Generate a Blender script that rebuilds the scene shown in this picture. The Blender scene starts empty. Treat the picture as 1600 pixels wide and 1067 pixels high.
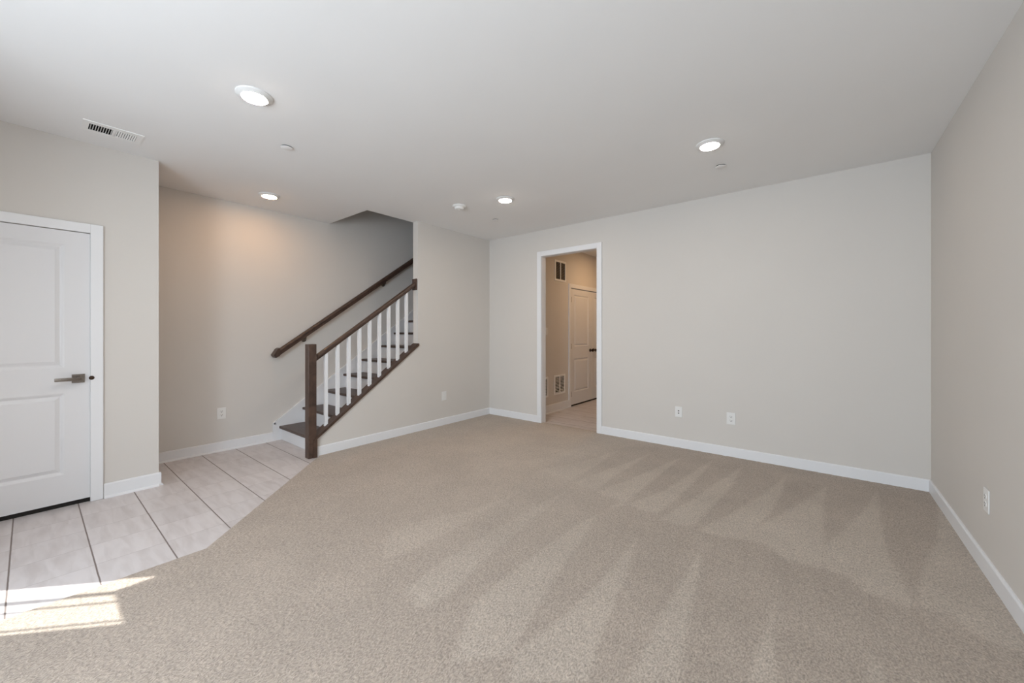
import bpy, bmesh, math, random
import numpy as np
from mathutils import Vector, Matrix, noise
random.seed(7)
C = bpy.context.scene
COL = C.collection

# ------------------------------------------------------------------ camera
cam_data = bpy.data.cameras.new('camera')
cam = bpy.data.objects.new('camera', cam_data); COL.objects.link(cam)
cam.location = (0, 0, 1.295)
cam.rotation_euler = (math.radians(90), 0, math.radians(38.7137))
cam_data.sensor_width = 36.0
cam_data.lens = 604.353 / 1600 * 36.0
cam_data.shift_y = -(533.5 - 518.93) / 1600
cam_data.clip_start = 0.02
C.camera = cam
C.view_settings.view_transform = 'Standard'
C.view_settings.look = 'None'
C.view_settings.gamma = 1.0
C.view_settings.use_curve_mapping = False
C.view_settings.exposure = 0.40

# ------------------------------------------------------------------ world, sun, window light, added ceiling fill
world = bpy.data.worlds.new('world'); C.world = world
world.use_nodes = True
wn = world.node_tree.nodes; wl = world.node_tree.links
bg = wn.get('Background') or wn.new('ShaderNodeBackground')
bg.inputs['Color'].default_value = (0.72, 0.82, 1.0, 1)
bg.inputs['Strength'].default_value = 1.0

SUN_ENERGY = 8.5
sun_d = bpy.data.lights.new('sun', 'SUN'); sun_d.energy = SUN_ENERGY; sun_d.angle = math.radians(0.55)
sun_d.color = (1.0, 0.975, 0.955)
sun = bpy.data.objects.new('sun', sun_d); COL.objects.link(sun)
sun.location = (-6, -6, 6)
sun.rotation_euler = Vector((0.677, 0.736, -1.2)).to_track_quat('-Z', 'Y').to_euler()

def area(name, loc, direction, sx, sy, power, color):
    d = bpy.data.lights.new(name, 'AREA'); d.shape = 'RECTANGLE'; d.size = sx; d.size_y = sy
    d.energy = power; d.color = color
    o = bpy.data.objects.new(name, d); COL.objects.link(o)
    o.location = loc; o.rotation_euler = Vector(direction).to_track_quat('-Z', 'Z').to_euler()
    return o
DAY = (0.78, 0.885, 1.0)
area('daylight_window', (-1.35, -2.16, 1.45), (0, 1, -0.30), 1.6, 1.8, 78.0, DAY)
area('ceiling_fill_light', (-0.65, -2.14, 1.35), (0.0, 1, 0.85), 1.4, 1.6, 58.0, DAY)  # unseen fill lamp added, aimed upward to brighten the ceiling
area('daylight_entry', (-3.72, -0.84, 1.2), (0.05, 1, -0.5), 0.5, 1.6, 1.0, (1.0, 0.95, 0.90))

# ------------------------------------------------------------------ helpers
def new_mat(name, color, rough=0.5, spec=0.5, metal=0.0):
    m = bpy.data.materials.new(name); m.use_nodes = True
    b = m.node_tree.nodes['Principled BSDF']
    b.inputs['Base Color'].default_value = (*color, 1)
    b.inputs['Roughness'].default_value = rough
    b.inputs['Metallic'].default_value = metal
    b.inputs['Specular IOR Level'].default_value = spec
    return m, m.node_tree.nodes, m.node_tree.links, b

def paint(name, color, rough, scale=260.0, bump=0.03, var=0.02):
    m, n, l, b = new_mat(name, color, rough, 0.35)
    tc = n.new('ShaderNodeTexCoord')
    nz = n.new('ShaderNodeTexNoise'); nz.inputs['Scale'].default_value = scale; nz.inputs['Detail'].default_value = 3
    l.new(tc.outputs['Object'], nz.inputs['Vector'])
    bp = n.new('ShaderNodeBump'); bp.inputs['Strength'].default_value = bump; bp.inputs['Distance'].default_value = 0.002
    l.new(nz.outputs['Fac'], bp.inputs['Height']); l.new(bp.outputs['Normal'], b.inputs['Normal'])
    n2 = n.new('ShaderNodeTexNoise'); n2.inputs['Scale'].default_value = 1.7; n2.inputs['Detail'].default_value = 2
    l.new(tc.outputs['Object'], n2.inputs['Vector'])
    mx = n.new('ShaderNodeMixRGB'); mx.blend_type = 'MIX'
    mx.inputs['Color1'].default_value = tuple(c * (1 - var) for c in color) + (1,)
    mx.inputs['Color2'].default_value = tuple(min(1, c * (1 + var)) for c in color) + (1,)
    l.new(n2.outputs['Fac'], mx.inputs['Fac']); l.new(mx.outputs['Color'], b.inputs['Base Color'])
    return m

M = {}
M['wall'] = paint('wall_paint', (0.665, 0.630, 0.590), 0.75)
M['ceiling'] = paint('ceiling_paint', (0.85, 0.84, 0.83), 0.85)
M['trim'] = paint('trim_paint', (0.80, 0.80, 0.81), 0.38, scale=90, bump=0.01, var=0.01)
M['door'] = paint('door_paint', (0.74, 0.735, 0.745), 0.42, scale=120, bump=0.015, var=0.01)
M['plastic'] = paint('white_plastic', (0.80, 0.79, 0.77), 0.35, scale=60, bump=0.0, var=0.01)
M['steel_white'] = paint('white_enamel', (0.86, 0.85, 0.83), 0.4, scale=60, bump=0.0, var=0.01)

def wood_mat():
    m, n, l, b = new_mat('dark_stained_wood', (0.06, 0.035, 0.025), 0.38, 0.5)
    tc = n.new('ShaderNodeTexCoord'); mp = n.new('ShaderNodeMapping')
    mp.inputs['Scale'].default_value = (26, 3.0, 3.0)
    l.new(tc.outputs['Object'], mp.inputs['Vector'])
    nz = n.new('ShaderNodeTexNoise'); nz.inputs['Scale'].default_value = 4; nz.inputs['Detail'].default_value = 6
    nz.inputs['Distortion'].default_value = 0.6
    l.new(mp.outputs['Vector'], nz.inputs['Vector'])
    cr = n.new('ShaderNodeValToRGB')
    cr.color_ramp.elements[0].position = 0.3; cr.color_ramp.elements[0].color = (0.042, 0.024, 0.018, 1)
    cr.color_ramp.elements[1].position = 0.72; cr.color_ramp.elements[1].color = (0.105, 0.062, 0.044, 1)
    l.new(nz.outputs['Fac'], cr.inputs['Fac']); l.new(cr.outputs['Color'], b.inputs['Base Color'])
    bp = n.new('ShaderNodeBump'); bp.inputs['Strength'].default_value = 0.12; bp.inputs['Distance'].default_value = 0.002
    l.new(nz.outputs['Fac'], bp.inputs['Height']); l.new(bp.outputs['Normal'], b.inputs['Normal'])
    return m
M['wood'] = wood_mat()

def metal_mat(name, color, rough):
    m, n, l, b = new_mat(name, color, rough, 0.5, 1.0)
    tc = n.new('ShaderNodeTexCoord')
    nz = n.new('ShaderNodeTexNoise'); nz.inputs['Scale'].default_value = 300; nz.inputs['Detail'].default_value = 2
    l.new(tc.outputs['Object'], nz.inputs['Vector'])
    mr = n.new('ShaderNodeMapRange'); mr.inputs['To Min'].default_value = rough * 0.8; mr.inputs['To Max'].default_value = rough * 1.25
    l.new(nz.outputs['Fac'], mr.inputs['Value']); l.new(mr.outputs['Result'], b.inputs['Roughness'])
    return m
M['nickel'] = metal_mat('satin_nickel', (0.21, 0.182, 0.158), 0.28)
M['bronze'] = metal_mat('dark_bronze', (0.07, 0.045, 0.032), 0.35)
M['dark'] = paint('dark_recess', (0.02, 0.018, 0.016), 0.9, var=0.1)
M['grey'] = paint('grey_louver', (0.27, 0.24, 0.21), 0.6, var=0.05)

def lens_mat(name, color, strength):
    m = bpy.data.materials.new(name); m.use_nodes = True
    n, l = m.node_tree.nodes, m.node_tree.links
    n.clear()
    e = n.new('ShaderNodeEmission'); e.inputs['Color'].default_value = (*color, 1); e.inputs['Strength'].default_value = strength
    o = n.new('ShaderNodeOutputMaterial'); l.new(e.outputs[0], o.inputs['Surface'])
    return m
M['lens_right'] = lens_mat('lit_lens_right', (1.0, 0.87, 0.73), 62.0)
M['lens'] = lens_mat('lit_lens', (1.0, 0.87, 0.73), 135.0)
M['lens_alcove'] = lens_mat('lit_lens_warm', (1.0, 0.58, 0.28), 82.0)
M['lens_hall'] = lens_mat('lit_lens_amber', (1.0, 0.62, 0.31), 200.0)

def glass_mat():
    m = bpy.data.materials.new('window_glass'); m.use_nodes = True
    n, l = m.node_tree.nodes, m.node_tree.links
    n.clear()
    t = n.new('ShaderNodeBsdfTransparent'); t.inputs['Color'].default_value = (0.95, 0.97, 0.96, 1)
    g = n.new('ShaderNodeBsdfGlossy'); g.inputs['Roughness'].default_value = 0.02
    mx = n.new('ShaderNodeMixShader'); o = n.new('ShaderNodeOutputMaterial')
    mx.inputs['Fac'].default_value = 0.06; l.new(t.outputs[0], mx.inputs[1]); l.new(g.outputs[0], mx.inputs[2])
    l.new(mx.outputs[0], o.inputs['Surface'])
    return m
M['glass'] = glass_mat()

def tile_mat():
    # 0.30 m square pale tiles: wide taupe joints along X, hairline joints along Y
    m, n, l, b = new_mat('floor_tile', (0.6, 0.56, 0.54), 0.32, 0.45)
    tc = n.new('ShaderNodeTexCoord'); sp = n.new('ShaderNodeSeparateXYZ')
    l.new(tc.outputs['Object'], sp.inputs['Vector'])
    def math_(op, a, bb=None, c=None):
        k = n.new('ShaderNodeMath'); k.operation = op
        for i, v in enumerate((a, bb, c)):
            if v is None: continue
            if hasattr(v, 'links'): l.new(v, k.inputs[i])
            else: k.inputs[i].default_value = v
        return k.outputs[0]
    wob = n.new('ShaderNodeTexNoise'); wob.inputs['Scale'].default_value = 14
    l.new(tc.outputs['Object'], wob.inputs['Vector'])
    w = math_('MULTIPLY', math_('SUBTRACT', wob.outputs['Fac'], 0.5), 0.002)
    def joint(coord, off, period, half, soft):
        u = math_('DIVIDE', math_('ADD', math_('SUBTRACT', coord, off), w), period)
        f = math_('ABSOLUTE', math_('SUBTRACT', math_('FRACT', math_('ADD', u, 0.5)), 0.5))
        d = math_('MULTIPLY', f, period)
        k = n.new('ShaderNodeMapRange'); k.inputs['From Min'].default_value = half - soft; k.inputs['From Max'].default_value = half + soft
        k.inputs['To Min'].default_value = 1; k.inputs['To Max'].default_value = 0
        l.new(d, k.inputs['Value'])
        return k.outputs['Result'], u
    jy, uy = joint(sp.outputs['Y'], -0.070, 0.3003, 0.0032, 0.0012)
    jx, ux = joint(sp.outputs['X'], -3.157, 0.3000, 0.0014, 0.0008)
    cx = n.new('ShaderNodeCombineXYZ')
    l.new(math_('FLOOR', math_('ADD', ux, 0.0)), cx.inputs['X']); l.new(math_('FLOOR', math_('ADD', uy, 0.0)), cx.inputs['Y'])
    wn_ = n.new('ShaderNodeTexWhiteNoise'); wn_.noise_dimensions = '3D'; l.new(cx.outputs[0], wn_.inputs['Vector'])
    # soft veins that run along X, shifted tile by tile
    mp = n.new('ShaderNodeMapping'); mp.inputs['Scale'].default_value = (2.2, 12.0, 1.0)
    mp.inputs['Rotation'].default_value = (0, 0, 0.22)
    va = n.new('ShaderNodeVectorMath'); va.operation = 'MULTIPLY_ADD'
    l.new(wn_.outputs['Color'], va.inputs[0]); va.inputs[1].default_value = (3, 3, 0); l.new(tc.outputs['Object'], va.inputs[2])
    l.new(va.outputs[0], mp.inputs['Vector'])
    vein = n.new('ShaderNodeTexNoise'); vein.inputs['Scale'].default_value = 1.6; vein.inputs['Detail'].default_value = 4; vein.inputs['Distortion'].default_value = 0.5
    l.new(mp.outputs['Vector'], vein.inputs['Vector'])
    cr = n.new('ShaderNodeValToRGB')
    cr.color_ramp.elements[0].position = 0.30; cr.color_ramp.elements[0].color = (0.53, 0.485, 0.475, 1)
    cr.color_ramp.elements[1].position = 0.60; cr.color_ramp.elements[1].color = (0.63, 0.59, 0.585, 1)
    l.new(vein.outputs['Fac'], cr.inputs['Fac'])
    hv = n.new('ShaderNodeHueSaturation'); l.new(cr.outputs['Color'], hv.inputs['Color'])
    mr = n.new('ShaderNodeMapRange'); mr.inputs['To Min'].default_value = 0.965; mr.inputs['To Max'].default_value = 1.035
    l.new(wn_.outputs['Value'], mr.inputs['Value']); l.new(mr.outputs['Result'], hv.inputs['Value'])
    m1 = n.new('ShaderNodeMixRGB'); m1.inputs['Color2'].default_value = (0.27, 0.235, 0.22, 1)
    l.new(math_('MULTIPLY', jx, 0.75), m1.inputs['Fac']); l.new(hv.outputs['Color'], m1.inputs['Color1'])
    m2 = n.new('ShaderNodeMixRGB'); m2.inputs['Color2'].default_value = (0.19, 0.155, 0.14, 1)
    l.new(jy, m2.inputs['Fac']); l.new(m1.outputs['Color'], m2.inputs['Color1'])
    l.new(m2.outputs['Color'], b.inputs['Base Color'])
    bp = n.new('ShaderNodeBump'); bp.inputs['Strength'].default_value = 0.5; bp.inputs['Distance'].default_value = 0.002; bp.invert = True
    l.new(math_('MAXIMUM', jy, jx), bp.inputs['Height']); l.new(bp.outputs['Normal'], b.inputs['Normal'])
    l.new(math_('ADD', math_('MULTIPLY', jy, 0.4), 0.32), b.inputs['Roughness'])
    return m
M['tile'] = tile_mat()

def carpet_mat():
    m, n, l, b = new_mat('cut_pile_carpet', (0.4, 0.34, 0.28), 1.0, 0.05)
    tc = n.new('ShaderNodeTexCoord')
    at = n.new('ShaderNodeAttribute'); at.attribute_name = 'pile_lay_shade'; at.attribute_type = 'GEOMETRY'
    # tufts: short twisted strands
    wz = n.new('ShaderNodeTexNoise'); wz.inputs['Scale'].default_value = 30; wz.inputs['Detail'].default_value = 2
    l.new(tc.outputs['Object'], wz.inputs['Vector'])
    va = n.new('ShaderNodeVectorMath'); va.operation = 'MULTIPLY_ADD'
    l.new(wz.outputs['Color'], va.inputs[0]); va.inputs[1].default_value = (0.02, 0.02, 0.0); l.new(tc.outputs['Object'], va.inputs[2])
    mp = n.new('ShaderNodeMapping'); mp.inputs['Scale'].default_value = (1.0, 0.55, 1.0)
    l.new(va.outputs[0], mp.inputs['Vector'])
    tuft = n.new('ShaderNodeTexNoise'); tuft.inputs['Scale'].default_value = 150; tuft.inputs['Detail'].default_value = 3; tuft.inputs['Roughness'].default_value = 0.6
    l.new(mp.outputs['Vector'], tuft.inputs['Vector'])
    fine = n.new('ShaderNodeTexNoise'); fine.inputs['Scale'].default_value = 420; fine.inputs['Detail'].default_value = 2
    l.new(tc.outputs['Object'], fine.inputs['Vector'])
    blot = n.new('ShaderNodeTexNoise'); blot.inputs['Scale'].default_value = 2.2; blot.inputs['Detail'].default_value = 5; blot.inputs['Roughness'].default_value = 0.62
    l.new(tc.outputs['Object'], blot.inputs['Vector'])
    # pile lay brushed towards / away, plus light level painted into the tone
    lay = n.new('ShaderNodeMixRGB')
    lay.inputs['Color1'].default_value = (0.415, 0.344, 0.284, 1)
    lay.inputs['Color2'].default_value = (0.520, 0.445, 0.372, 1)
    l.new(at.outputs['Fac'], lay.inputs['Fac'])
    hs = n.new('ShaderNodeHueSaturation'); l.new(lay.outputs['Color'], hs.inputs['Color'])
    def rng(src, lo, hi, a=0.25, z=0.75):
        k = n.new('ShaderNodeMapRange'); k.inputs['From Min'].default_value = a; k.inputs['From Max'].default_value = z
        k.inputs['To Min'].default_value = lo; k.inputs['To Max'].default_value = hi; k.clamp = False
        l.new(src, k.inputs['Value']); return k.outputs['Result']
    def mul(a, c):
        k = n.new('ShaderNodeMath'); k.operation = 'MULTIPLY'; l.new(a, k.inputs[0]); l.new(c, k.inputs[1]); return k.outputs[0]
    v = mul(mul(rng(tuft.outputs['Fac'], 0.58, 1.38), rng(fine.outputs['Fac'], 0.9, 1.1)), rng(blot.outputs['Fac'], 0.90, 1.10))
    l.new(v, hs.inputs['Value'])
    l.new(hs.outputs['Color'], b.inputs['Base Color'])
    b.inputs['Sheen Weight'].default_value = 0.15; b.inputs['Sheen Roughness'].default_value = 0.6
    bp = n.new('ShaderNodeBump'); bp.inputs['Strength'].default_value = 1.0; bp.inputs['Distance'].default_value = 0.006
    l.new(tuft.outputs['Fac'], bp.inputs['Height'])
    bp2 = n.new('ShaderNodeBump'); bp2.inputs['Strength'].default_value = 0.4; bp2.inputs['Distance'].default_value = 0.003
    l.new(fine.outputs['Fac'], bp2.inputs['Height']); l.new(bp.outputs['Normal'], bp2.inputs['Normal'])
    l.new(bp2.outputs['Normal'], b.inputs['Normal'])
    return m
M['carpet'] = carpet_mat()

# ---- mesh builders
def bm_new(): return bmesh.new()

def add_box(bm, x0, x1, y0, y1, z0, z1, bevel=0.0, mat=None, segs=2):
    r = bmesh.ops.create_cube(bm, size=1.0)
    vs = r['verts']
    for v in vs:
        v.co = Vector((x0 + (v.co.x + .5) * (x1 - x0), y0 + (v.co.y + .5) * (y1 - y0), z0 + (v.co.z + .5) * (z1 - z0)))
        if mat is not None: v.co = mat @ v.co
    if bevel > 0:
        es = {e for v in vs for e in v.link_edges}
        bmesh.ops.bevel(bm, geom=list(es), offset=bevel, segments=segs, affect='EDGES', profile=0.5)
    return bm

def box(*a, **k): return add_box(bm_new(), *a, **k)

def add_prism(bm, pts, axis, a, b):
    """polygon pts in the plane normal to axis ('X' -> (y,z), 'Y' -> (x,z), 'Z' -> (x,y)), pushed from a to b"""
    def co(p, t):
        return {'X': (t, p[0], p[1]), 'Y': (p[0], t, p[1]), 'Z': (p[0], p[1], t)}[axis]
    v0 = [bm.verts.new(co(p, a)) for p in pts]; v1 = [bm.verts.new(co(p, b)) for p in pts]
    n = len(pts)
    bm.faces.new(v0); bm.faces.new(list(reversed(v1)))
    for i in range(n):
        bm.faces.new([v0[i], v1[i], v1[(i + 1) % n], v0[(i + 1) % n]])
    bmesh.ops.recalc_face_normals(bm, faces=bm.faces[:])
    return bm

def add_lathe(bm, prof, segs=40, mat=None):
    """profile of (r, z) turned about Z"""
    rings = []
    for r, z in prof:
        if r < 1e-6:
            rings.append([bm.verts.new((0, 0, z))])
        else:
            rings.append([bm.verts.new((r * math.cos(2 * math.pi * i / segs), r * math.sin(2 * math.pi * i / segs), z)) for i in range(segs)])
    new = [v for g in rings for v in g]
    for A, B in zip(rings, rings[1:]):
        for i in range(segs):
            j = (i + 1) % segs
            if len(A) == 1 and len(B) == 1: continue
            if len(A) == 1: bm.faces.new([A[0], B[i], B[j]])
            elif len(B) == 1: bm.faces.new([A[i], B[0], A[j]])
            else: bm.faces.new([A[i], B[i], B[j], A[j]])
    if mat is not None:
        for v in new: v.co = mat @ v.co
    bmesh.ops.recalc_face_normals(bm, faces=bm.faces[:])
    return bm

def add_sweep(bm, section, path, up=Vector((0, 0, 1))):
    """section [(side, up)] swept along the 3-D path, ends closed"""
    rings = []
    P = [Vector(p) for p in path]
    for i, p in enumerate(P):
        d0 = (P[i] - P[i - 1]).normalized() if i > 0 else None
        d1 = (P[i + 1] - P[i]).normalized() if i < len(P) - 1 else None
        t = (d0 or d1) if not (d0 and d1) else (d0 + d1).normalized()
        side = t.cross(up).normalized(); u = side.cross(t).normalized()
        k = 1.0 if not (d0 and d1) else 1.0 / max(0.4, t.dot(d1))
        rings.append([bm.verts.new(p + side * s + u * (h * k)) for s, h in section])
    n = len(section)
    for A, B in zip(rings, rings[1:]):
        for i in range(n):
            bm.faces.new([A[i], A[(i + 1) % n], B[(i + 1) % n], B[i]])
    bm.faces.new(list(reversed(rings[0]))); bm.faces.new(rings[-1])
    bmesh.ops.recalc_face_normals(bm, faces=bm.faces[:])
    return bm

def obj(name, bm, mat, parent=None, smooth=False, world=True):
    """link a bmesh as ONE object; world=True means the coordinates are scene coordinates"""
    me = bpy.data.meshes.new(name)
    if smooth:
        for f in bm.faces: f.smooth = True
    bm.to_mesh(me); bm.free()
    me.materials.append(M[mat] if isinstance(mat, str) else mat)
    if smooth:
        try: me.set_sharp_from_angle(angle=math.radians(38))
        except Exception: pass
    o = bpy.data.objects.new(name, me); COL.objects.link(o)
    if parent is not None:
        o.parent = parent
        if world:
            w = Vector((0, 0, 0)); p = parent
            while p is not None: w += Vector(p.location); p = p.parent
            me.transform(Matrix.Translation(-w))
    return o

def tag(o, label, cat, group=None):
    o['label'] = label; o['category'] = cat
    if group: o['group'] = group
    return o

def thing(name, label, cat, loc=(0, 0, 0), rotz=0.0, group=None):
    o = bpy.data.objects.new(name, None); COL.objects.link(o)
    o.empty_display_size = 0.05
    o.location = loc; o.rotation_euler = (0, 0, rotz)
    return tag(o, label, cat, group)

def struct(name, bm, mat, label=None, cat=None):
    o = obj(name, bm, mat)
    o['kind'] = 'structure'
    o['label'] = label or name.replace('_', ' ')
    o['category'] = cat or name.split('_')[0]
    return o

def dup(root, loc, rotz, label, group=None):
    r = root.copy(); COL.objects.link(r); r.location = loc; r.rotation_euler = (0, 0, rotz); r['label'] = label
    if group: r['group'] = group
    for ch in list(root.children):
        c = ch.copy(); COL.objects.link(c); c.parent = r
        for g in list(ch.children):
            d = g.copy(); COL.objects.link(d); d.parent = c
    return r

# ------------------------------------------------------------------ dimensions (metres; camera foot at the origin)
H = 2.74
XR, YB, XS, XD, XA = 0.686, 4.547, -4.103, -4.376, -5.111
YF = -0.90
WT = 0.10
SLOPE = 0.7085
STEP_RISE, STEP_RUN = 0.1872, 0.2655
def nose_y(k): return 1.876 + STEP_RUN * (k - 1)
def nose_z(k): return 0.168 + STEP_RISE * (k - 1)

# ------------------------------------------------------------------ floor, ceiling, walls
bm = box(-5.3, 1.0, -1.0, 8.2, -0.12, 0.0)
add_box(bm, -2.85, 1.0, -2.3, -1.0, -0.12, 0.0)
struct('floor', bm, 'tile', 'pale square tile floor with taupe joints beside the carpet', 'floor')

bm = bm_new()
VX0, VX1, VY0, VY1 = -4.070, -3.938, 0.254, 0.502      # hole for the air register
add_box(bm, -4.203, VX0, -1.0, 8.2, H, H + 0.3)
add_box(bm, VX1, 1.0, -1.0, 8.2, H, H + 0.3)
add_box(bm, VX0, VX1, -1.0, VY0, H, H + 0.3)
add_box(bm, VX0, VX1, VY1, 8.2, H, H + 0.3)
add_box(bm, -2.85, 1.0, -2.3, -1.0, H, H + 0.3)
add_box(bm, -5.3, -4.203, -1.0, 2.50, H, H + 0.3)
add_box(bm, -5.3, -4.203, 6.3, 8.2, H, H + 0.3)
struct('ceiling', bm, 'ceiling', 'smooth off-white ceiling with a stair opening cut in it', 'ceiling')

struct('wall_right', box(XR, XR + 0.12, -2.3, 8.2, 0, H), 'wall', 'greige wall at the right edge of the room', 'wall')

OX0, OX1, OZ = -3.105, -2.253, 2.368      # cased opening
bm = bm_new()
add_box(bm, XS, OX0 - 0.02, YB, YB + WT, 0, H)
add_box(bm, OX1 + 0.02, XR, YB, YB + WT, 0, H)
add_box(bm, OX0 - 0.02, OX1 + 0.02, YB, YB + WT, OZ + 0.02, H)
struct('wall_back', bm, 'wall', 'greige back wall with the cased doorway in it', 'wall')

# stair wall: full height beyond the balustrade, a raking knee wall under it
cap_z = lambda y: 0.189 + 0.7213 * (y - 1.87)
bm = add_prism(bm_new(), [(1.862, 0), (6.3, 0), (6.3, H), (3.161, H), (3.161, cap_z(3.161)), (1.862, cap_z(1.862))], 'X', XS, XS - WT)
struct('wall_stair', bm, 'wall', 'greige wall under and beyond the stair railing', 'wall')

struct('wall_alcove', box(XA - 0.12, XA, -1.0, 6.4, 0, 5.4), 'wall', 'greige wall behind the stairs carrying the dark handrail', 'wall')

DY0, DY1, DZ = -0.475, 0.2945, 2.051         # closet door opening
bm = bm_new()
add_box(bm, XD - 0.12, XD, DY1, 0.684, 0, H)
add_box(bm, XD - 0.12, XD, -1.0, DY0, 0, H)
add_box(bm, XD - 0.12, XD, DY0, DY1, DZ, H)
add_box(bm, XA, XD - 0.12, 0.575, 0.684, 0, H)
struct('wall_left', bm, 'wall', 'greige wall around the white panel door at left', 'wall')

# walls of the stair shaft above the ceiling
bm = bm_new()
add_box(bm, XA, -4.203, 2.40, 2.50, H + 0.3, 5.4)
add_box(bm, -4.203, -4.103, 2.40, 6.4, H + 0.3, 5.4)
add_box(bm, XA, -4.203, 6.3, 6.4, 0, 5.4)
struct('wall_shaft', bm, 'wall', 'walls of the dark stair shaft above the ceiling opening', 'wall')
struct('ceiling_shaft', box(XA - 0.12, -4.103, 2.40, 6.4, 5.4, 5.5), 'ceiling', 'ceiling over the stair shaft', 'ceiling')

# hallway beyond the doorway
HX = -3.40
HD0, HD1, HDZ = 5.862, 7.448, 2.062
bm = bm_new()
add_box(bm, HX - 0.1, HX, YB + WT, HD0, 0, H)
add_box(bm, HX - 0.1, HX, HD1, 8.2, 0, H)
add_box(bm, HX - 0.1, HX, HD0, HD1, HDZ, H)
struct('wall_hall_left', bm, 'wall', 'tan-lit hallway wall with grilles seen through the doorway', 'wall')
bm = bm_new()
add_box(bm, HX, XR, 8.1, 8.2, 0, H)
add_box(bm, -1.75, -1.65, YB + WT, 8.1, 0, H)
struct('wall_hall_far', bm, 'wall', 'hidden far walls of the hallway', 'wall')
struct('wall_hall_closet', box(HX - 0.9, HX - 0.8, YB + WT, 8.1, 0, H), 'wall', 'wall behind the hallway door', 'wall')

# front wall behind the camera: entry glazing and a wide window
bm = bm_new()
EX0, EX1, EZ = -4.22, -3.28, 2.42
WX0, WX1, WZ0, WZ1 = -2.70, -0.40, 0.50, 2.40
YW = -2.20
add_box(bm, -5.3, EX0, YF - 0.1, YF, 0, H)
add_box(bm, EX1, -2.75, YF - 0.1, YF, 0, H)
add_box(bm, -2.85, -2.75, YW, YF - 0.1, 0, H)
add_box(bm, -2.85, WX0, YW - 0.1, YW, 0, H)
add_box(bm, WX1, XR + 0.12, YW - 0.1, YW, 0, H)
add_box(bm, EX0, EX1, YF - 0.1, YF, EZ, H)
add_box(bm, WX0, WX1, YW - 0.1, YW, 0, WZ0)
add_box(bm, WX0, WX1, YW - 0.1, YW, WZ1, H)
struct('wall_front', bm, 'wall', 'front wall with the glazed entry and the window behind the viewer', 'wall')

# unseen entry leaf; glazed strips shaped to throw the sun stripes at lower left
bm = bm_new()
y0, y1 = YF - 0.006, YF
ps = [-3.956, -3.816, -3.778, -3.704, -3.690, -3.515, -3.502, -3.475]
zt, zb = 1.907, 0.30
add_box(bm, EX0, ps[0], y0, y1, 0, EZ)
add_prism(bm, [(ps[0], 2.17), (ps[1], zt), (ps[1], EZ), (ps[0], EZ)], 'Y', y0, y1)
add_box(bm, ps[0], ps[1], y0, y1, 0, zb)
add_box(bm, ps[1], ps[2], y0, y1, 0, EZ)
add_box(bm, ps[2], ps[3], y0, y1, 0, zb); add_box(bm, ps[2], ps[3], y0, y1, zt, EZ)
add_box(bm, ps[3], ps[4], y0, y1, 0, EZ)
add_box(bm, ps[4], ps[5], y0, y1, 0, zb); add_box(bm, ps[4], ps[5], y0, y1, zt, EZ)
add_box(bm, ps[5], ps[6], y0, y1, 0, EZ)
add_box(bm, ps[6], ps[7], y0, y1, 0, zb); add_box(bm, ps[6], ps[7], y0, y1, zt, EZ)
add_box(bm, ps[7], EX1, y0, y1, 0, EZ)
d3 = struct('door_3', bm, 'door', 'entry door behind the viewer, its tall glazed strips shaped to throw the sun stripes', 'door')
obj('glass_pane', box(ps[0], ps[7], YF - 0.019, YF - 0.014, zb, 2.2), 'glass', d3)

bm = bm_new()
for a, b_ in ((WX0, WX0 + 0.05), (WX1 - 0.05, WX1), ((WX0 + WX1) / 2 - 0.03, (WX0 + WX1) / 2 + 0.03)):
    add_box(bm, a, b_, YW - 0.07, YW - 0.02, WZ0, WZ1)
for a, b_ in ((WZ0, WZ0 + 0.05), (WZ1 - 0.05, WZ1)):
    add_box(bm, WX0, WX1, YW - 0.07, YW - 0.02, a, b_)
w1 = struct('window_1', bm, 'trim', 'wide white framed window behind the viewer', 'window')
obj('glass_pane', box(WX0 + 0.03, WX1 - 0.03, YW - 0.048, YW - 0.043, WZ0 + 0.03, WZ1 - 0.03), 'glass', w1)
struct('ceiling_porch', box(-2.9, 1.6, -5.2, YW - 0.1, 2.75, 2.9), 'ceiling', 'unseen slab added outside the front window to block the sun', 'ceiling')  # added out of view to keep direct sun off the window

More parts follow.
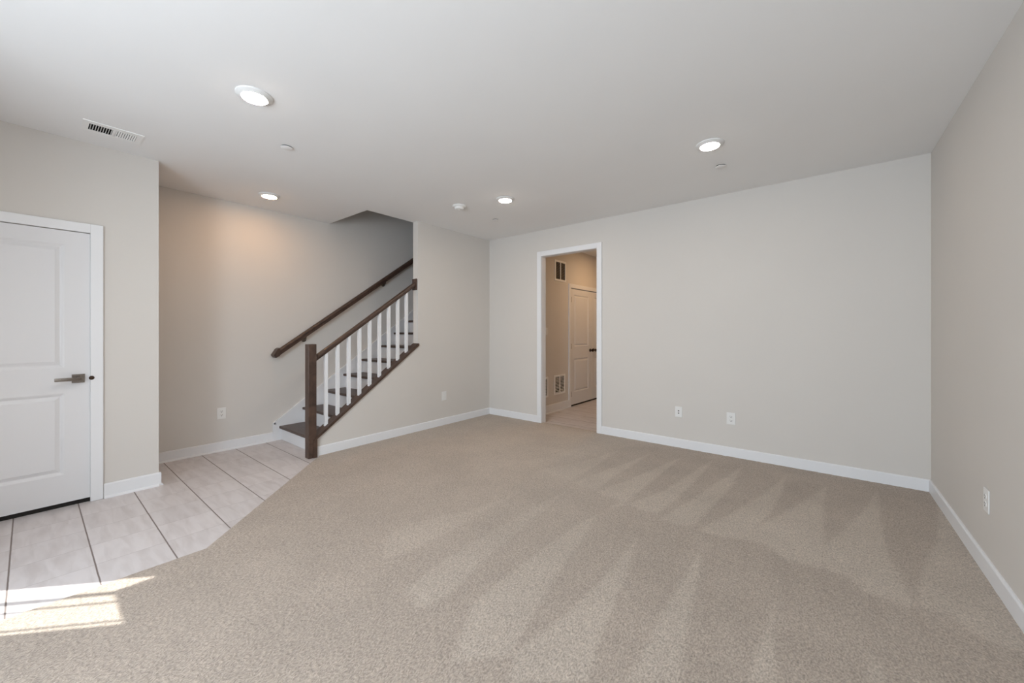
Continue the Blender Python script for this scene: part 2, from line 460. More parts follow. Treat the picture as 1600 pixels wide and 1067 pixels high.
# ------------------------------------------------------------------ carpet
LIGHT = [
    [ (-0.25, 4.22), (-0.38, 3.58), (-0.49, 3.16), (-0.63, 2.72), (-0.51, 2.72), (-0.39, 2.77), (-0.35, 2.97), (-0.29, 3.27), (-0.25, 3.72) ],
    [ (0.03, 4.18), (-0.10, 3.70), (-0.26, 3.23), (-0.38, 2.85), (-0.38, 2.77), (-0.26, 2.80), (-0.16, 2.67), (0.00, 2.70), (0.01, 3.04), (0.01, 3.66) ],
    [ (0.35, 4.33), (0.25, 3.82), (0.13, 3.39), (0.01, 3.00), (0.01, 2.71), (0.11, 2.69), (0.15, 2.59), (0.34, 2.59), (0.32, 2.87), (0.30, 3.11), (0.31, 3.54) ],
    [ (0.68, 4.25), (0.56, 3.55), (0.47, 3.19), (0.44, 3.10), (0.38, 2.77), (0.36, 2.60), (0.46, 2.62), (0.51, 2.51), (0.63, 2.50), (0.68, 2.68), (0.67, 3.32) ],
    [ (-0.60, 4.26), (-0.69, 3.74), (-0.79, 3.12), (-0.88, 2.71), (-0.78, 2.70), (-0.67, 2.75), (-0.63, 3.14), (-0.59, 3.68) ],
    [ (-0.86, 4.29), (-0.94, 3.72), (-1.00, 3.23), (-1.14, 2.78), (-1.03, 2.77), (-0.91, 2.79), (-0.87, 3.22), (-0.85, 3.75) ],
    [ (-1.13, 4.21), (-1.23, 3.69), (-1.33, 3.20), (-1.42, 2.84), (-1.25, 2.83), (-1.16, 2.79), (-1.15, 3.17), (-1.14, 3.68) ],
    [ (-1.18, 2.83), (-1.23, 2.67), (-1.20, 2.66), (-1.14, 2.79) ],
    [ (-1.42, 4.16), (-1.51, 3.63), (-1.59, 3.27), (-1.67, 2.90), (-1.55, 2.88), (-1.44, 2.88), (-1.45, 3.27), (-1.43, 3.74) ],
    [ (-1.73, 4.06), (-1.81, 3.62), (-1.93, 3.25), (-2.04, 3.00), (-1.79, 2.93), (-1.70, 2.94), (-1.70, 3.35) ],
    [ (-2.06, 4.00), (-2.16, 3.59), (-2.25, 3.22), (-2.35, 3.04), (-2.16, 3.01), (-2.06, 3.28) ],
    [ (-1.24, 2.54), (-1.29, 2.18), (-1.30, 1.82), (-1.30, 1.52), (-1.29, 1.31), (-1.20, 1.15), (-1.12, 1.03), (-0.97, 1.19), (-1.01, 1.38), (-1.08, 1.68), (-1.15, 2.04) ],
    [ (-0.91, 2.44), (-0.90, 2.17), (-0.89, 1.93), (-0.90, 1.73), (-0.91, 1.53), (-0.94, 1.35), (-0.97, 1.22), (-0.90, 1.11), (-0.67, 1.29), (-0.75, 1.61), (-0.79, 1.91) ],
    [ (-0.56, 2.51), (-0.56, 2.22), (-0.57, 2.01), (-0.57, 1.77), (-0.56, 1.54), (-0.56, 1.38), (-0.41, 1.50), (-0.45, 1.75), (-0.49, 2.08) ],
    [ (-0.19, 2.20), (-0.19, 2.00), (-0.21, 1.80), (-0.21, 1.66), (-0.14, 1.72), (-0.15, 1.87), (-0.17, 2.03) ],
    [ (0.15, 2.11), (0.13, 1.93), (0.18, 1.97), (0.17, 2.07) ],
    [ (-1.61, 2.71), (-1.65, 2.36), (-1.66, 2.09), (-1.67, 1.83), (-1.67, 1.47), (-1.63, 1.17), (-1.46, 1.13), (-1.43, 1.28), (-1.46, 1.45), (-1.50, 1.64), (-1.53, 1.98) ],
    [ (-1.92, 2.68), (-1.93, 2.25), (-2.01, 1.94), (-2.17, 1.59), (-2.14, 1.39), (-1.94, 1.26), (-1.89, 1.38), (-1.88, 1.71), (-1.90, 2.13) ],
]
SEAM = [
    [ (-0.37, 2.74), (-0.22, 1.66) ],
    [ (-0.16, 2.65), (-0.11, 2.00) ],
    [ (-0.00, 2.68), (0.01, 2.35) ],
    [ (-0.73, 2.73), (-0.58, 1.87) ],
    [ (-0.52, 2.72), (-0.37, 1.61) ],
    [ (0.18, 2.57), (0.20, 2.32) ],
    [ (0.33, 2.59), (0.36, 2.37) ],
    [ (0.51, 2.56), (0.52, 2.27) ],
    [ (-0.90, 2.43), (-0.67, 1.29) ],
    [ (-1.07, 2.79), (-0.91, 1.84) ],
]
def carpet():
    cell = 0.0135
    ys = list(np.arange(YW + 0.01, YB - 0.012, cell)) + [YB - 0.012]
    def x0(y):
        if y < YF + 0.01: return -2.748
        if y < 0.66: return -2.876
        if y < 1.880: return max(-2.876 - (y - 0.66) * 0.995, -4.064)
        return XS + 0.004
    x1 = XR - 0.004
    n = int((x1 - XS) / cell)
    Y, X = [], []
    for y in ys:
        a = x0(y)
        xs = np.linspace(a, x1, n); X.append(xs); Y.append(np.full(n, y))
    X = np.concatenate(X); Y = np.concatenate(Y)
    # threshold strip in the doorway
    nt = 64; tx = np.linspace(OX0, OX1, nt); tys = np.linspace(YB - 0.012, 4.605, 7)
    XT = np.concatenate([tx for _ in tys]); YT = np.concatenate([np.full(nt, t) for t in tys])
    PX = np.concatenate([X, XT]); PY = np.concatenate([Y, YT])
    rng = np.random.default_rng(3)
    def inside(poly, px, py):
        r = np.zeros(len(px), bool); k = len(poly)
        for i in range(k):
            (ax, ay), (bx, by) = poly[i], poly[(i + 1) % k]
            if ay == by: continue
            c = ((ay > py) != (by > py)) & (px < (bx - ax) * (py - ay) / (by - ay) + ax)
            r ^= c
        return r
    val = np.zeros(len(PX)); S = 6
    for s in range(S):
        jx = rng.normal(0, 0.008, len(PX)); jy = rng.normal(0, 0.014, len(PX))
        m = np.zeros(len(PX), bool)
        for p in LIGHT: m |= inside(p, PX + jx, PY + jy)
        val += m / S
    # base tone: darker nap on the vacuumed part, with light and shade painted in
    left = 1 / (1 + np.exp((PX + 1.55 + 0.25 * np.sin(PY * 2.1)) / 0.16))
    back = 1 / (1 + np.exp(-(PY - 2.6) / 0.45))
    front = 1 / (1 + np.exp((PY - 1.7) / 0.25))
    base = 0.17 - 0.02 * left + 0.50 * left * back - 0.20 * front  # painted light level: front darkened, back left lightened
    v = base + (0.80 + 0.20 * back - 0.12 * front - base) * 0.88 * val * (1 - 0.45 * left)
    for (ax, ay), (bx, by) in SEAM:
        L2 = (bx - ax) ** 2 + (by - ay) ** 2
        t = np.clip(((PX - ax) * (bx - ax) + (PY - ay) * (by - ay)) / L2, 0, 1)
        d = np.hypot(PX - ax - t * (bx - ax), PY - ay - t * (by - ay))
        v -= 0.28 * np.clip(1 - d / 0.014, 0, 1)
    v = np.clip(v, 0, 1)
    Z = np.full(len(PX), 0.008)
    nr = len(ys)
    idx = np.arange(nr * n).reshape(nr, n)
    Z[idx[:, 0]] = np.where(Y[idx[:, 0]] < 1.880, 0.0005, 0.008)
    Z[idx[:, 1]] = np.where(Y[idx[:, 0]] < 1.880, 0.006, 0.008)
    it = np.arange(len(tys) * nt).reshape(len(tys), nt) + nr * n
    Z[it[-1]] = 0.0005
    Z += rng.normal(0, 0.0006, len(PX))
    faces = []
    for G in (idx, it):
        q = np.stack([G[:-1, :-1], G[:-1, 1:], G[1:, 1:], G[1:, :-1]], -1).reshape(-1, 4); faces.append(q)
    faces = np.concatenate(faces)
    me = bpy.data.meshes.new('carpet')
    me.from_pydata(np.stack([PX, PY, Z], -1).tolist(), [], faces.tolist())
    me.update()
    a = me.attributes.new('pile_lay_shade', 'FLOAT', 'POINT'); a.data.foreach_set('value', v.astype(np.float32))
    me.polygons.foreach_set('use_smooth', np.ones(len(me.polygons), bool))
    me.materials.append(M['carpet'])
    o = bpy.data.objects.new('carpet', me); COL.objects.link(o)
    tag(o, 'beige cut pile wall-to-wall carpet with pale vacuum streaks', 'carpet')
    return o
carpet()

# ------------------------------------------------------------------ baseboards and casings
BH, BT = 0.104, 0.014
def add_base(bm, p, q, h=BH, shoe=False, t=BT):
    """board along p->q whose room side lies to the left of travel"""
    p = Vector((*p, 0)); q = Vector((*q, 0)); d = (q - p).normalized(); nrm = Vector((-d.y, d.x, 0))
    prof = [(0, 0), (t, 0), (t, h - 0.008), (t - 0.003, h - 0.002), (t - 0.007, h), (0, h)]
    if shoe: prof = [(0, 0), (t + 0.014, 0), (t + 0.013, 0.008), (t + 0.008, 0.015), (t, 0.018), (t, h - 0.008), (t - 0.003, h - 0.002), (t - 0.007, h), (0, h)]
    v0 = [bm.verts.new(p + nrm * a + Vector((0, 0, b_))) for a, b_ in prof]
    v1 = [bm.verts.new(q + nrm * a + Vector((0, 0, b_))) for a, b_ in prof]
    k = len(prof)
    bm.faces.new(v0); bm.faces.new(list(reversed(v1)))
    for i in range(k): bm.faces.new([v0[i], v1[i], v1[(i + 1) % k], v0[(i + 1) % k]])
    bmesh.ops.recalc_face_normals(bm, faces=bm.faces[:])
    return bm
struct('baseboard_right', add_base(bm_new(), (XR, YW), (XR, YB)), 'trim', 'white baseboard along the right wall', 'baseboard')
bm = add_base(bm_new(), (XR, YB), (-2.183, YB)); add_base(bm, (-3.174, YB), (XS, YB))
struct('baseboard_back', bm, 'trim', 'white baseboard along the back wall on both sides of the doorway', 'baseboard')
struct('baseboard_stair', add_base(bm_new(), (XS, YB), (XS, 1.862)), 'trim', 'white baseboard under the stair railing', 'baseboard')
struct('baseboard_alcove', add_base(bm_new(), (XA, 1.813), (XA, 0.684), shoe=True), 'trim', 'white baseboard on the wall left of the stairs', 'baseboard')
bm = add_base(bm_new(), (XD, 0.684), (XD, 0.3625), h=0.112, shoe=True); add_base(bm, (XA, 0.684), (XD + BT, 0.684), h=0.112, shoe=True)
struct('baseboard_left', bm, 'trim', 'short white baseboard between the panel door and the alcove corner', 'baseboard')
struct('baseboard_hall', add_base(bm_new(), (HX, 5.79), (HX, YB + WT), h=0.135, shoe=True), 'trim', 'baseboard below the grilles in the hallway', 'baseboard')

def casing(name, label, mapper, a0, a1, ztop, w=0.0685, t=0.016):
    """flat three-sided casing; mapper(a, depth, z) -> scene point"""
    bm = bm_new()
    for (u0, u1, z0, z1) in ((a0 - w, a0, 0, ztop + w), (a1, a1 + w, 0, ztop + w), (a0, a1, ztop, ztop + w)):
        m = bm_new(); add_box(m, u0, u1, 0, t, z0, z1, bevel=0.003)
        for v in m.verts: v.co = Vector(mapper(v.co.x, v.co.y, v.co.z))
        me = bpy.data.meshes.new('t'); m.to_mesh(me); m.free(); bm.from_mesh(me); bpy.data.meshes.remove(me)
    bmesh.ops.recalc_face_normals(bm, faces=bm.faces[:])
    return struct(name, bm, 'trim', label, 'trim')
casing('trim_1', 'flat white casing around the panel door at left', lambda a, d, z: (XD + d, a, z), DY0 + 0.004, DY1 - 0.003, 2.052)
casing('trim_2', 'flat white casing around the open doorway', lambda a, d, z: (a, YB - d, z), OX0 - 0.004, OX1 + 0.005, 2.370)
casing('trim_3', 'white casing around the hallway door', lambda a, d, z: (HX + d, a, z), HD0 - 0.003, HD1 + 0.003, 2.066)
# jamb boards
bm = bm_new()
add_box(bm, OX0 - 0.019, OX0, YB - 0.001, YB + WT + 0.002, 0, OZ)
add_box(bm, OX1, OX1 + 0.019, YB - 0.001, YB + WT + 0.002, 0, OZ)
add_box(bm, OX0 - 0.019, OX1 + 0.019, YB - 0.001, YB + WT + 0.002, OZ, OZ + 0.019)
struct('trim_4', bm, 'trim', 'white jamb lining the open doorway', 'trim')

# ------------------------------------------------------------------ panel doors
def panel_leaf(w, z0, z1, thick, panels):
    """leaf in local (u along width, depth towards viewer = +, z); panels: (u0,u1,z0,z1). Front face at depth 0."""
    bm = bm_new()
    us = sorted({0, w} | {p[0] for p in panels} | {p[1] for p in panels})
    zs = sorted({z0, z1} | {p[2] for p in panels} | {p[3] for p in panels})
    V = {}
    def v(u, d, z):
        k = (round(u, 5), round(d, 5), round(z, 5))
        if k not in V: V[k] = bm.verts.new((u, d, z))
        return V[k]
    def quad(*p):
        try: bm.faces.new([v(*q) for q in p])
        except ValueError: pass
    def is_panel(a, b_, c, d):
        return any(abs(p[0] - a) < 1e-6 and abs(p[1] - b_) < 1e-6 and abs(p[2] - c) < 1e-6 and abs(p[3] - d) < 1e-6 for p in panels)
    for a, b_ in zip(us, us[1:]):
        for c, d in zip(zs, zs[1:]):
            if not is_panel(a, b_, c, d):
                quad((a, 0, c), (b_, 0, c), (b_, 0, d), (a, 0, d))
    steps = [(0, 0), (0.003, -0.0015), (0.010, -0.0045), (0.018, -0.0105), (0.023, -0.0115), (0.043, -0.0035), (0.046, -0.0015)]
    for (a, b_, c, d) in panels:
        for (i0, d0), (i1, d1) in zip(steps, steps[1:]):
            A = [(a + i0, d0, c + i0), (b_ - i0, d0, c + i0), (b_ - i0, d0, d - i0), (a + i0, d0, d - i0)]
            B = [(a + i1, d1, c + i1), (b_ - i1, d1, c + i1), (b_ - i1, d1, d - i1), (a + i1, d1, d - i1)]
            for i in range(4):
                j = (i + 1) % 4; quad(A[i], A[j], B[j], B[i])
        i1, d1 = steps[-1]
        quad((a + i1, d1, c + i1), (b_ - i1, d1, c + i1), (b_ - i1, d1, d - i1), (a + i1, d1, d - i1))
    t = -thick
    quad((0, t, z0), (0, t, z1), (w, t, z1), (w, t, z0))
    for a, b_ in zip(us, us[1:]):
        quad((a, 0, z0), (a, t, z0), (b_, t, z0), (b_, 0, z0)); quad((a, 0, z1), (b_, 0, z1), (b_, t, z1), (a, t, z1))
    for c, d in zip(zs, zs[1:]):
        quad((0, 0, c), (0, 0, d), (0, t, d), (0, t, c)); quad((w, 0, c), (w, t, c), (w, t, d), (w, 0, d))
    bmesh.ops.recalc_face_normals(bm, faces=bm.faces[:])
    return bm

# closet door at left: leaf spans y -0.47 .. 0.29, faces +X
W1 = 0.761
bm = panel_leaf(W1, 0.033, 2.047, 0.035, [(0.129, W1 - 0.129, 1.031, 1.946), (0.129, W1 - 0.129, 0.241, 0.841)])
for v in bm.verts: v.co = Vector((XD + v.co.y, -0.470 + v.co.x, v.co.z))
bmesh.ops.recalc_face_normals(bm, faces=bm.faces[:])
d1 = struct('door_1', bm, 'door', 'white two panel door with a square lever handle at left', 'door')
bm = box(XD, XD + 0.009, 0.197, 0.263, 0.914, 0.979, bevel=0.0015)
rose = obj('handle_rose', bm, 'nickel', d1, smooth=False)
rose['label'] = 'square satin nickel rose'
bm = bm_new()
add_lathe(bm, [(0.0, 0), (0.0115, 0), (0.0115, 0.05), (0, 0.05)], 24, Matrix.Translation((XD + 0.008, 0.230, 0.9465)) @ Matrix.Rotation(math.radians(90), 4, 'Y'))
add_box(bm, XD + 0.048, XD + 0.060, 0.112, 0.243, 0.934, 0.959, bevel=0.003)
lev = obj('handle_lever', bm, 'nickel', d1, smooth=True); lev['label'] = 'flat satin nickel lever'
bm = add_lathe(bm_new(), [(0, 0.012), (0.006, 0.010), (0.0135, 0.004), (0.0155, 0)], 24, Matrix.Translation((XD + 0.0155, 0.298, 0.946)) @ Matrix.Rotation(math.radians(90), 4, 'Y'))
sp = obj('strike_plate', bm, 'bronze', d1, smooth=True)
obj('door_gap_shade', box(XD - 0.034, XD - 0.010, -0.470, 0.291, 0.0, 0.0325), 'dark', d1)['label'] = 'dark strip standing in for the shaded gap under the door'  # black strip paints the shade in the gap below the leaf

# pair of hallway doors: face +X, hinged at the outer sides, knobs at the meeting edges
HM = (HD0 + HD1) / 2
W2 = HM - HD0 - 0.005
for nm, label, ya, yk, yh, sg in (('door_2', 'left leaf of the hallway double door with a dark round knob', HD0 + 0.003, HM - 0.062, HD0 + 0.001, 1),
                                  ('door_4', 'sliver of the right leaf of the hallway double door', HM + 0.002, HM + 0.066, HD1 - 0.001, -1)):
    bm = panel_leaf(W2, 0.028, 2.052, 0.035, [(0.128, W2 - 0.128, 1.040, 1.955), (0.128, W2 - 0.128, 0.240, 0.832)])
    for v in bm.verts: v.co = Vector((HX + v.co.y - 0.003, ya + v.co.x, v.co.z))
    bmesh.ops.recalc_face_normals(bm, faces=bm.faces[:])
    d2 = struct(nm, bm, 'door', label, 'door')
    T = Matrix.Translation((HX - 0.004, yk, 0.955)) @ Matrix.Rotation(math.radians(90), 4, 'Y')
    bm = add_lathe(bm_new(), [(0, 0), (0.032, 0), (0.032, 0.006), (0.026, 0.011), (0.012, 0.014), (0.011, 0.030), (0.020, 0.036), (0.028, 0.046), (0.028, 0.056), (0.020, 0.065), (0, 0.067)], 32, T)
    obj('door_knob', bm, 'bronze', d2, smooth=True)['label'] = 'dark round knob'
    for hz in (0.22, 1.05, 1.86):
        bm = bm_new()
        add_lathe(bm, [(0, -0.045), (0.006, -0.045), (0.006, 0.045), (0, 0.045)], 14, Matrix.Translation((HX + 0.012, yh, hz)))
        add_box(bm, HX - 0.003, HX + 0.003, *sorted((yh, yh + sg * 0.023)), hz - 0.045, hz + 0.045)
        obj('hinge', bm, 'bronze', d2, smooth=True)
    obj('door_gap_shade', box(HX - 0.034, HX - 0.012, ya, ya + W2, 0.0, 0.0275), 'dark', d2)  # painted shade in the gap under each hallway leaf

# ------------------------------------------------------------------ staircase
NS = 10
st = thing('staircase', 'stairs with dark wood treads and white risers climbing behind the railing', 'stairs', (-4.65, 1.90, 0))
SK = XA + 0.02
XA_, XI_ = XA + 0.001, XS - WT - 0.001
XI = XS - WT
for k in range(1, NS + 1):
    yk, zk = nose_y(k), nose_z(k)
    ye = nose_y(k + 1) + 0.03
    bm = box(SK, XI_, yk, ye, zk - 0.030, zk, bevel=0.006)
    t = obj('tread', bm, 'wood', st)
    if k == 1: t['label'] = 'dark wood tread'
    bm = box(SK, XI_, yk + 0.028, yk + 0.044, 0 if k == 1 else nose_z(k - 1) - 0.001, zk - 0.030)
    obj('riser', bm, 'trim', st)
sk_top = lambda y: 0.213 + SLOPE * (y - 1.813)
yE = 4.75
bm = add_prism(bm_new(), [(1.813, 0), (1.813, sk_top(1.813)), (yE, sk_top(yE)), (yE, sk_top(yE) - 0.55), (2.35, 0)], 'X', XA_, SK)
# small bead along the top edge and down the front edge of the skirt
def bead(bm, pts, w, x0, x1):
    for (p, q) in zip(pts, pts[1:]):
        p = Vector(p); q = Vector(q); d = (q - p).normalized(); nn = Vector((-d.y, d.x)) * w
        add_prism(bm, [tuple(p), tuple(q), tuple(q - nn), tuple(p - nn)], 'X', x0, x1)
bead(bm, [(1.813, 0.0), (1.813, sk_top(1.813)), (yE, sk_top(yE))], 0.026, SK - 0.001, SK + 0.006)
sk = obj('skirt_board', bm, 'trim', st)
sk['label'] = 'white raking skirt board'

# raking dark cap on the knee wall, with its face strip turning down beside the newel
cz = cap_z
yA, yZ = 1.858, 3.161
bm = add_prism(bm_new(), [(yA, cz(yA)), (yZ, cz(yZ)), (yZ, cz(yZ) + 0.030), (yA, cz(yA) + 0.030)], 'X', XI - 0.004, XS + 0.016)
add_prism(bm, [(yA, cz(yA) - 0.0), (yZ + 0.005, cz(yZ) - 0.0), (yZ + 0.005, cz(yZ) + 0.028), (yA, cz(yA) + 0.028)], 'X', XS, XS + 0.022)
add_prism(bm, [(1.822, 0.0), (1.862, 0.0), (1.862, cz(1.862)), (1.862, cz(1.862) + 0.03), (1.822, cz(1.822) + 0.03)], 'X', XS, XS + 0.034)

# ------------------------------------------------------------------ stair railing
rl = thing('stair_railing', 'dark wood stair railing with white square balusters and square newel post', 'railing', (-4.12, 1.817, 0))
cap = obj('wall_cap', bm, 'wood', rl); cap['label'] = 'dark raking cap board'
bm = bm_new()
NX0, NX1, NY0, NY1, NZ = -4.160, -4.077, 1.776, 1.8585, 1.172
add_box(bm, NX0, NX1, NY0, NY1, 0, NZ, bevel=0.006, segs=3)
nw = obj('newel_post', bm, 'wood', rl); nw['label'] = 'square dark newel post'
RX = -4.150
rail_z = lambda y: 1.030 + 0.7085 * (y - 1.89)
sec = [(-0.020, -0.024), (0.020, -0.024), (0.022, -0.012), (0.029, -0.004), (0.030, 0.008), (0.024, 0.020), (0.012, 0.026), (-0.012, 0.026), (-0.024, 0.020), (-0.030, 0.008), (-0.029, -0.004), (-0.022, -0.012)]
bm = add_sweep(bm_new(), sec, [(RX, 1.850, rail_z(1.850)), (RX, 3.145, rail_z(3.145))])
tr = obj('top_rail', bm, 'wood', rl, smooth=True); tr['label'] = 'dark sloping hand rail'
bm = box(XI + 0.006, XS - 0.010, 3.140, 3.161, 1.845, 1.992, bevel=0.003)
ro = obj('rail_rosette', bm, 'wood', rl); ro['label'] = 'dark block on the wall end'
bs = 0.032
for i in range(9):
    yc = 1.986 + 0.1285 * i
    ya, yb = yc - bs / 2, yc + bs / 2
    pts = [(ya, cz(ya) + 0.029), (yb, cz(yb) + 0.029), (yb, rail_z(yb) - 0.022), (ya, rail_z(ya) - 0.022)]
    obj('baluster', add_prism(bm_new(), pts, 'X', RX - bs / 2, RX + bs / 2), 'trim', rl)

# ------------------------------------------------------------------ wall handrail
hr = thing('handrail', 'dark wood handrail on brackets along the wall above the stairs', 'handrail', (XA, 1.80, 1.0))
HRX = XA + 0.070
hz_ = lambda y: 1.020 + 0.7085 * (y - 1.80)
sec2 = [(-0.018, -0.034), (0.018, -0.034), (0.021, -0.020), (0.021, -0.008), (0.028, 0.002), (0.029, 0.014), (0.022, 0.026), (0.010, 0.032), (-0.010, 0.032), (-0.022, 0.026), (-0.029, 0.014), (-0.028, 0.002), (-0.021, -0.008), (-0.021, -0.020)]
bm = add_sweep(bm_new(), sec2, [(HRX, 1.835, hz_(1.835)), (HRX, 5.4, hz_(5.4))])
hrail = obj('rail', bm, 'wood', hr, smooth=True)
# short end block that returns to the wall
bm = bm_new()
add_prism(bm, [(1.790, hz_(1.79) + 0.012), (1.835, hz_(1.835) + 0.052), (1.862, hz_(1.862) + 0.046), (1.862, hz_(1.862) - 0.046), (1.815, hz_(1.815) - 0.040)], 'X', XA + 0.001, HRX + 0.031)
bmesh.ops.bevel(bm, geom=bm.edges[:], offset=0.004, segments=2, affect='EDGES')
obj('rail_return', bm, 'wood', hr)
for yb_ in (2.166, 3.297, 4.40):
    zb_ = hz_(yb_) - 0.075
    bm = bm_new()
    add_lathe(bm, [(0, 0), (0.032, 0), (0.032, 0.005), (0.025, 0.011), (0.010, 0.015), (0, 0.015)], 24, Matrix.Translation((XA, yb_, zb_)) @ Matrix.Rotation(math.radians(90), 4, 'Y'))
    add_sweep(bm, [(0.0085 * math.cos(a * math.pi / 5), 0.0085 * math.sin(a * math.pi / 5)) for a in range(10)],
              [(XA + 0.008, yb_, zb_), (XA + 0.045, yb_, zb_ + 0.002), (XA + 0.064, yb_, zb_ + 0.014), (HRX, yb_, zb_ + 0.040)], up=Vector((0, 1, 0)))
    obj('bracket', bm, 'nickel', hr, smooth=True)['label'] = 'satin nickel bracket'

# ------------------------------------------------------------------ ceiling fixtures
def disc_light(label, loc, lens, group='disc lights on the ceiling'):
    t = thing('ceiling_light', label, 'ceiling light', loc, 0, group)
    bm = add_lathe(bm_new(), [(0.0985, 0.0), (0.0985, -0.005), (0.094, -0.009), (0.078, -0.013), (0.071, -0.0185), (0.0685, -0.0185), (0.0685, -0.016), (0.0, -0.016)], 48)
    obj('flange', bm, 'plastic', t, smooth=True, world=False)
    bm = add_lathe(bm_new(), [(0.0675, -0.0180), (0.0667, -0.0203), (0.063, -0.0212), (0.0, -0.0216)], 48)
    obj('lens', bm, lens, t, smooth=True, world=False)['label'] = 'glowing lens'
    return t
disc_light('large lit disc light nearest the front, right of the air vent', (-2.705, 0.860, H), 'lens')
disc_light('lit disc light over the alcove left of the stair opening', (-4.551, 1.584, H), 'lens_alcove')
disc_light('lit disc light between the smoke detector and the doorway', (-2.685, 3.233, H), 'lens')
disc_light('lit disc light at right in front of the long back wall', (-0.674, 3.273, H), 'lens_right')
disc_light('amber disc light on the hallway ceiling beyond the doorway', (-2.50, 6.30, H), 'lens_hall')

# concealed sprinkler cover plates
def sprinkler(label, x, y):
    t = thing('sprinkler_cover', label, 'sprinkler cover', (x, y, H), 0, 'sprinkler covers on the ceiling')
    obj('cover_plate', add_lathe(bm_new(), [(0, -0.010), (0.038, -0.010), (0.0415, -0.0085), (0.0415, -0.007), (0, -0.007)], 36), 'ceiling', t, smooth=True, world=False)
    obj('cup', add_lathe(bm_new(), [(0, -0.007), (0.036, -0.007), (0.036, 0.0), (0, 0.0)], 36), 'dark', t, smooth=True, world=False)['label'] = 'dark gap under the plate'
    return t
s0 = sprinkler('round sprinkler cover below the left front disc light', -3.258, 1.255)
dup(s0, (-0.687, 3.755, H), 0, 'round sprinkler cover below the right disc light')
dup(s0, (-3.271, 3.740, H), 0, 'small round sprinkler cover nearest the doorway corner')

t = thing('smoke_detector', 'white domed smoke detector on the ceiling near the stair wall', 'smoke detector', (-3.238, 3.075, H))
obj('base', add_lathe(bm_new(), [(0, 0), (0.074, 0), (0.074, -0.010), (0.068, -0.017), (0, -0.017)], 40), 'plastic', t, smooth=True, world=False)
obj('dome', add_lathe(bm_new(), [(0.056, -0.016), (0.055, -0.030), (0.048, -0.042), (0.030, -0.047), (0, -0.048)], 40), 'plastic', t, smooth=True, world=False)
obj('test_button', add_lathe(bm_new(), [(0.012, -0.046), (0.012, -0.051), (0, -0.052)], 20), 'plastic', t, smooth=True, world=False)

# supply register: left half open louvers, right half turned the other way
t = thing('ceiling_vent', 'white rectangular air vent with slots on the ceiling at left', 'vent', (-4.0, 0.3775, H))
vy0, vy1, vx0, vx1 = 0.226, 0.531, -4.098, -3.897
fx0, fx1 = -4.066, -3.942
bm = bm_new()
zt_, zb2 = H, H - 0.005
add_box(bm, vx0, fx0, vy0, vy1, zb2, zt_); add_box(bm, fx1, vx1, vy0, vy1, zb2, zt_)
for a, b_ in ((vy0, 0.259), (0.374, 0.388), (0.497, vy1)):
    add_box(bm, fx0, fx1, a, b_, zb2, zt_)
obj('face_plate', bm, 'steel_white', t)
bm = bm_new()
g = 0.001
add_box(bm, VX0 + g, VX1 - g, VY0 + g, VY1 - g, H + 0.10, H + 0.103)
add_box(bm, VX0 + g, VX0 + 0.003, VY0 + g, VY1 - g, H, H + 0.10); add_box(bm, VX1 - 0.003, VX1 - g, VY0 + g, VY1 - g, H, H + 0.10)
add_box(bm, VX0 + g, VX1 - g, VY0 + g, VY0 + 0.003, H, H + 0.10); add_box(bm, VX0 + g, VX1 - g, VY1 - 0.003, VY1 - g, H, H + 0.10)
obj('duct', bm, 'dark', t)['label'] = 'dark duct behind the slots'
for i in range(9):
    yc = 0.259 + (i + 0.75) * 0.115 / 9
    T = Matrix.Translation((0, yc, H + 0.001)) @ Matrix.Rotation(math.radians(58), 4, 'X')
    obj('louver', box(fx0, fx1, -0.0052, 0.0052, -0.0008, 0.0008, mat=T), 'steel_white', t)
for i in range(9):
    yc = 0.388 + (i + 0.5) * 0.109 / 9
    T = Matrix.Translation((0, yc, H - 0.001)) @ Matrix.Rotation(math.radians(-20), 4, 'X')
    obj('louver', box(fx0, fx1, -0.0046, 0.0046, -0.0008, 0.0008, mat=T), 'steel_white', t)

# ------------------------------------------------------------------ wall plates (built facing -Y, then turned)
PW, PH = 0.082, 0.124
def plate_part(t, w=PW, h=PH):
    obj('plate', box(-w / 2, w / 2, -0.006, 0, -h / 2, h / 2, bevel=0.003), 'plastic', t, world=False)
def receptacle(label, loc, rotz):
    t = thing('wall_outlet', label, 'outlet', loc, rotz, 'duplex outlets low on the walls')
    plate_part(t)
    for zc in (0.020, -0.020):
        bm = bm_new()
        add_lathe(bm, [(0.0, -0.0085), (0.0145, -0.0085), (0.0165, -0.006), (0.0165, -0.004)], 28, Matrix.Translation((0, 0, zc)) @ Matrix.Rotation(math.radians(-90), 4, 'X'))
        r = obj('receptacle', bm, 'plastic', t, smooth=True, world=False)
        bm = bm_new()
        add_box(bm, -0.0085, -0.0060, -0.0091, -0.0080, zc - 0.001, zc + 0.009)
        add_box(bm, 0.0060, 0.0085, -0.0091, -0.0080, zc - 0.001, zc + 0.008)
        add_box(bm, -0.003, 0.003, -0.0091, -0.0080, zc - 0.011, zc - 0.005)
        obj('slot', bm, 'dark', r, world=False)['label'] = 'dark plug slots'
    return t
o0 = receptacle('white duplex outlet on the long back wall, right of the jack plate', (-0.735, YB, 0.400), 0)
dup(o0, (XA, 1.310, 0.411), math.radians(90), 'white duplex outlet on the alcove wall left of the stairs')
dup(o0, (XR, 3.186, 0.400), math.radians(-90), 'white duplex outlet on the right side wall')
t = thing('jack_plate', 'white wall plate with two dark jacks right of the doorway', 'wall plate', (-1.252, YB, 0.4035))
plate_part(t, 0.075, 0.118)
for zc in (0.012, -0.014):
    obj('jack', box(-0.0065, 0.0065, -0.0072, -0.005, zc - 0.0055, zc + 0.0055), 'dark', t, world=False)['label'] = 'dark jack'
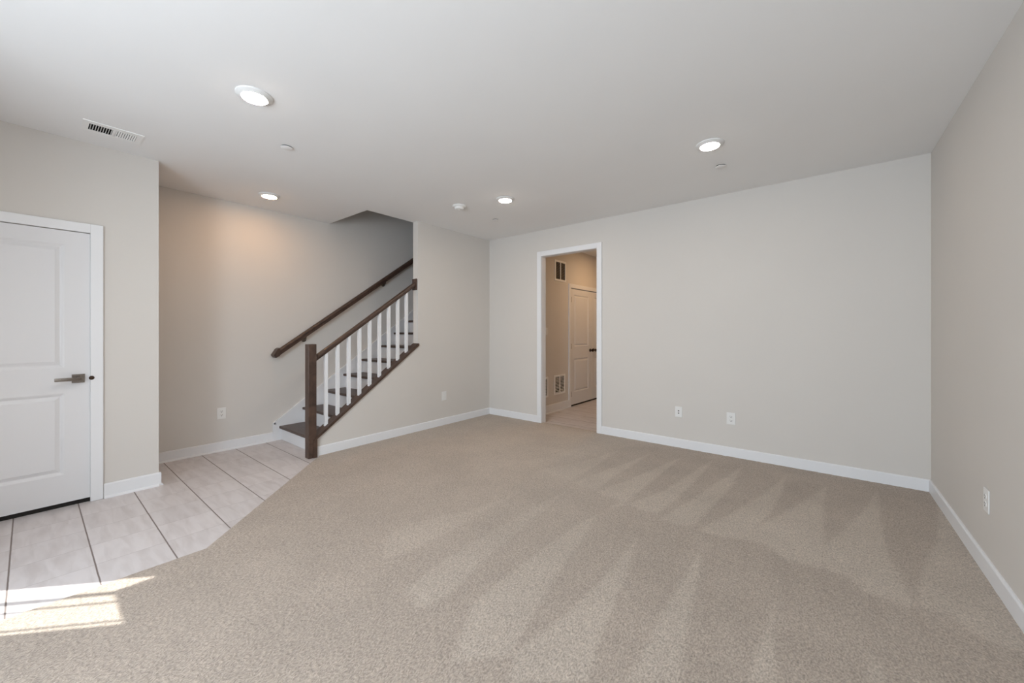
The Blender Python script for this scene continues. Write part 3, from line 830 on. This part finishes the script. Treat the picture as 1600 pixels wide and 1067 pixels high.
t = thing('wall_plate', 'narrow white wall plate under the stair railing', 'wall plate', (XS, 3.607, 0.410), math.radians(90))
plate_part(t)
obj('rocker', box(-0.0165, 0.0165, -0.009, -0.005, -0.033, 0.033, bevel=0.002), 'plastic', t, world=False)

# ------------------------------------------------------------------ hallway grilles and switch (face +X)
def grille(label, y0, y1, z0, z1, name='return_grille', rows=22, open_=0.5, slat='steel_white'):
    w, h = y1 - y0, z1 - z0
    t = thing(name, label, 'vent', (HX, (y0 + y1) / 2, (z0 + z1) / 2), math.radians(90), 'air grilles on the hallway wall')
    bm = bm_new(); f = 0.030
    add_box(bm, -w / 2, -w / 2 + f, -0.010, 0, -h / 2, h / 2); add_box(bm, w / 2 - f, w / 2, -0.010, 0, -h / 2, h / 2)
    add_box(bm, -w / 2 + f, w / 2 - f, -0.010, 0, -h / 2, -h / 2 + f); add_box(bm, -w / 2 + f, w / 2 - f, -0.010, 0, h / 2 - f, h / 2)
    add_box(bm, -0.009, 0.009, -0.010, 0, -h / 2 + f, h / 2 - f)
    obj('frame', bm, 'steel_white', t, world=False)
    obj('duct_opening', box(-w / 2 + f, w / 2 - f, -0.0015, -0.0003, -h / 2 + f, h / 2 - f), 'dark', t, world=False)['label'] = 'dark duct opening'
    ih = h - 2 * f
    for i in range(rows):
        zc = -h / 2 + f + (i + 0.5) * ih / rows
        for a, b_ in ((-w / 2 + f, -0.009), (0.009, w / 2 - f)):
            T = Matrix.Translation((0, -0.005, zc)) @ Matrix.Rotation(math.radians(40), 4, 'X')
            obj('louver', box(a, b_, -0.005, 0.005, -0.0008, 0.0008, mat=T), slat, t, world=False)
    return t
grille('dark louvered grille high on the hallway wall above the door casing', 5.350, 5.703, 2.140, 2.482, slat='grey', rows=20)
grille('white louvered grille low on the hallway wall beside the door', 5.330, 5.675, 0.271, 0.593, rows=11)
grille('white louvered grille mostly hidden by the doorway jamb', 4.80, 5.150, 0.266, 0.588, rows=11)
t = thing('light_switch', 'white light switch just past the doorway jamb in the hallway', 'light switch', (HX, 5.115, 1.308), math.radians(90))
plate_part(t, 0.075, 0.118)
obj('rocker', box(-0.0165, 0.0165, -0.009, -0.005, -0.033, 0.033, bevel=0.002), 'plastic', t, world=False)
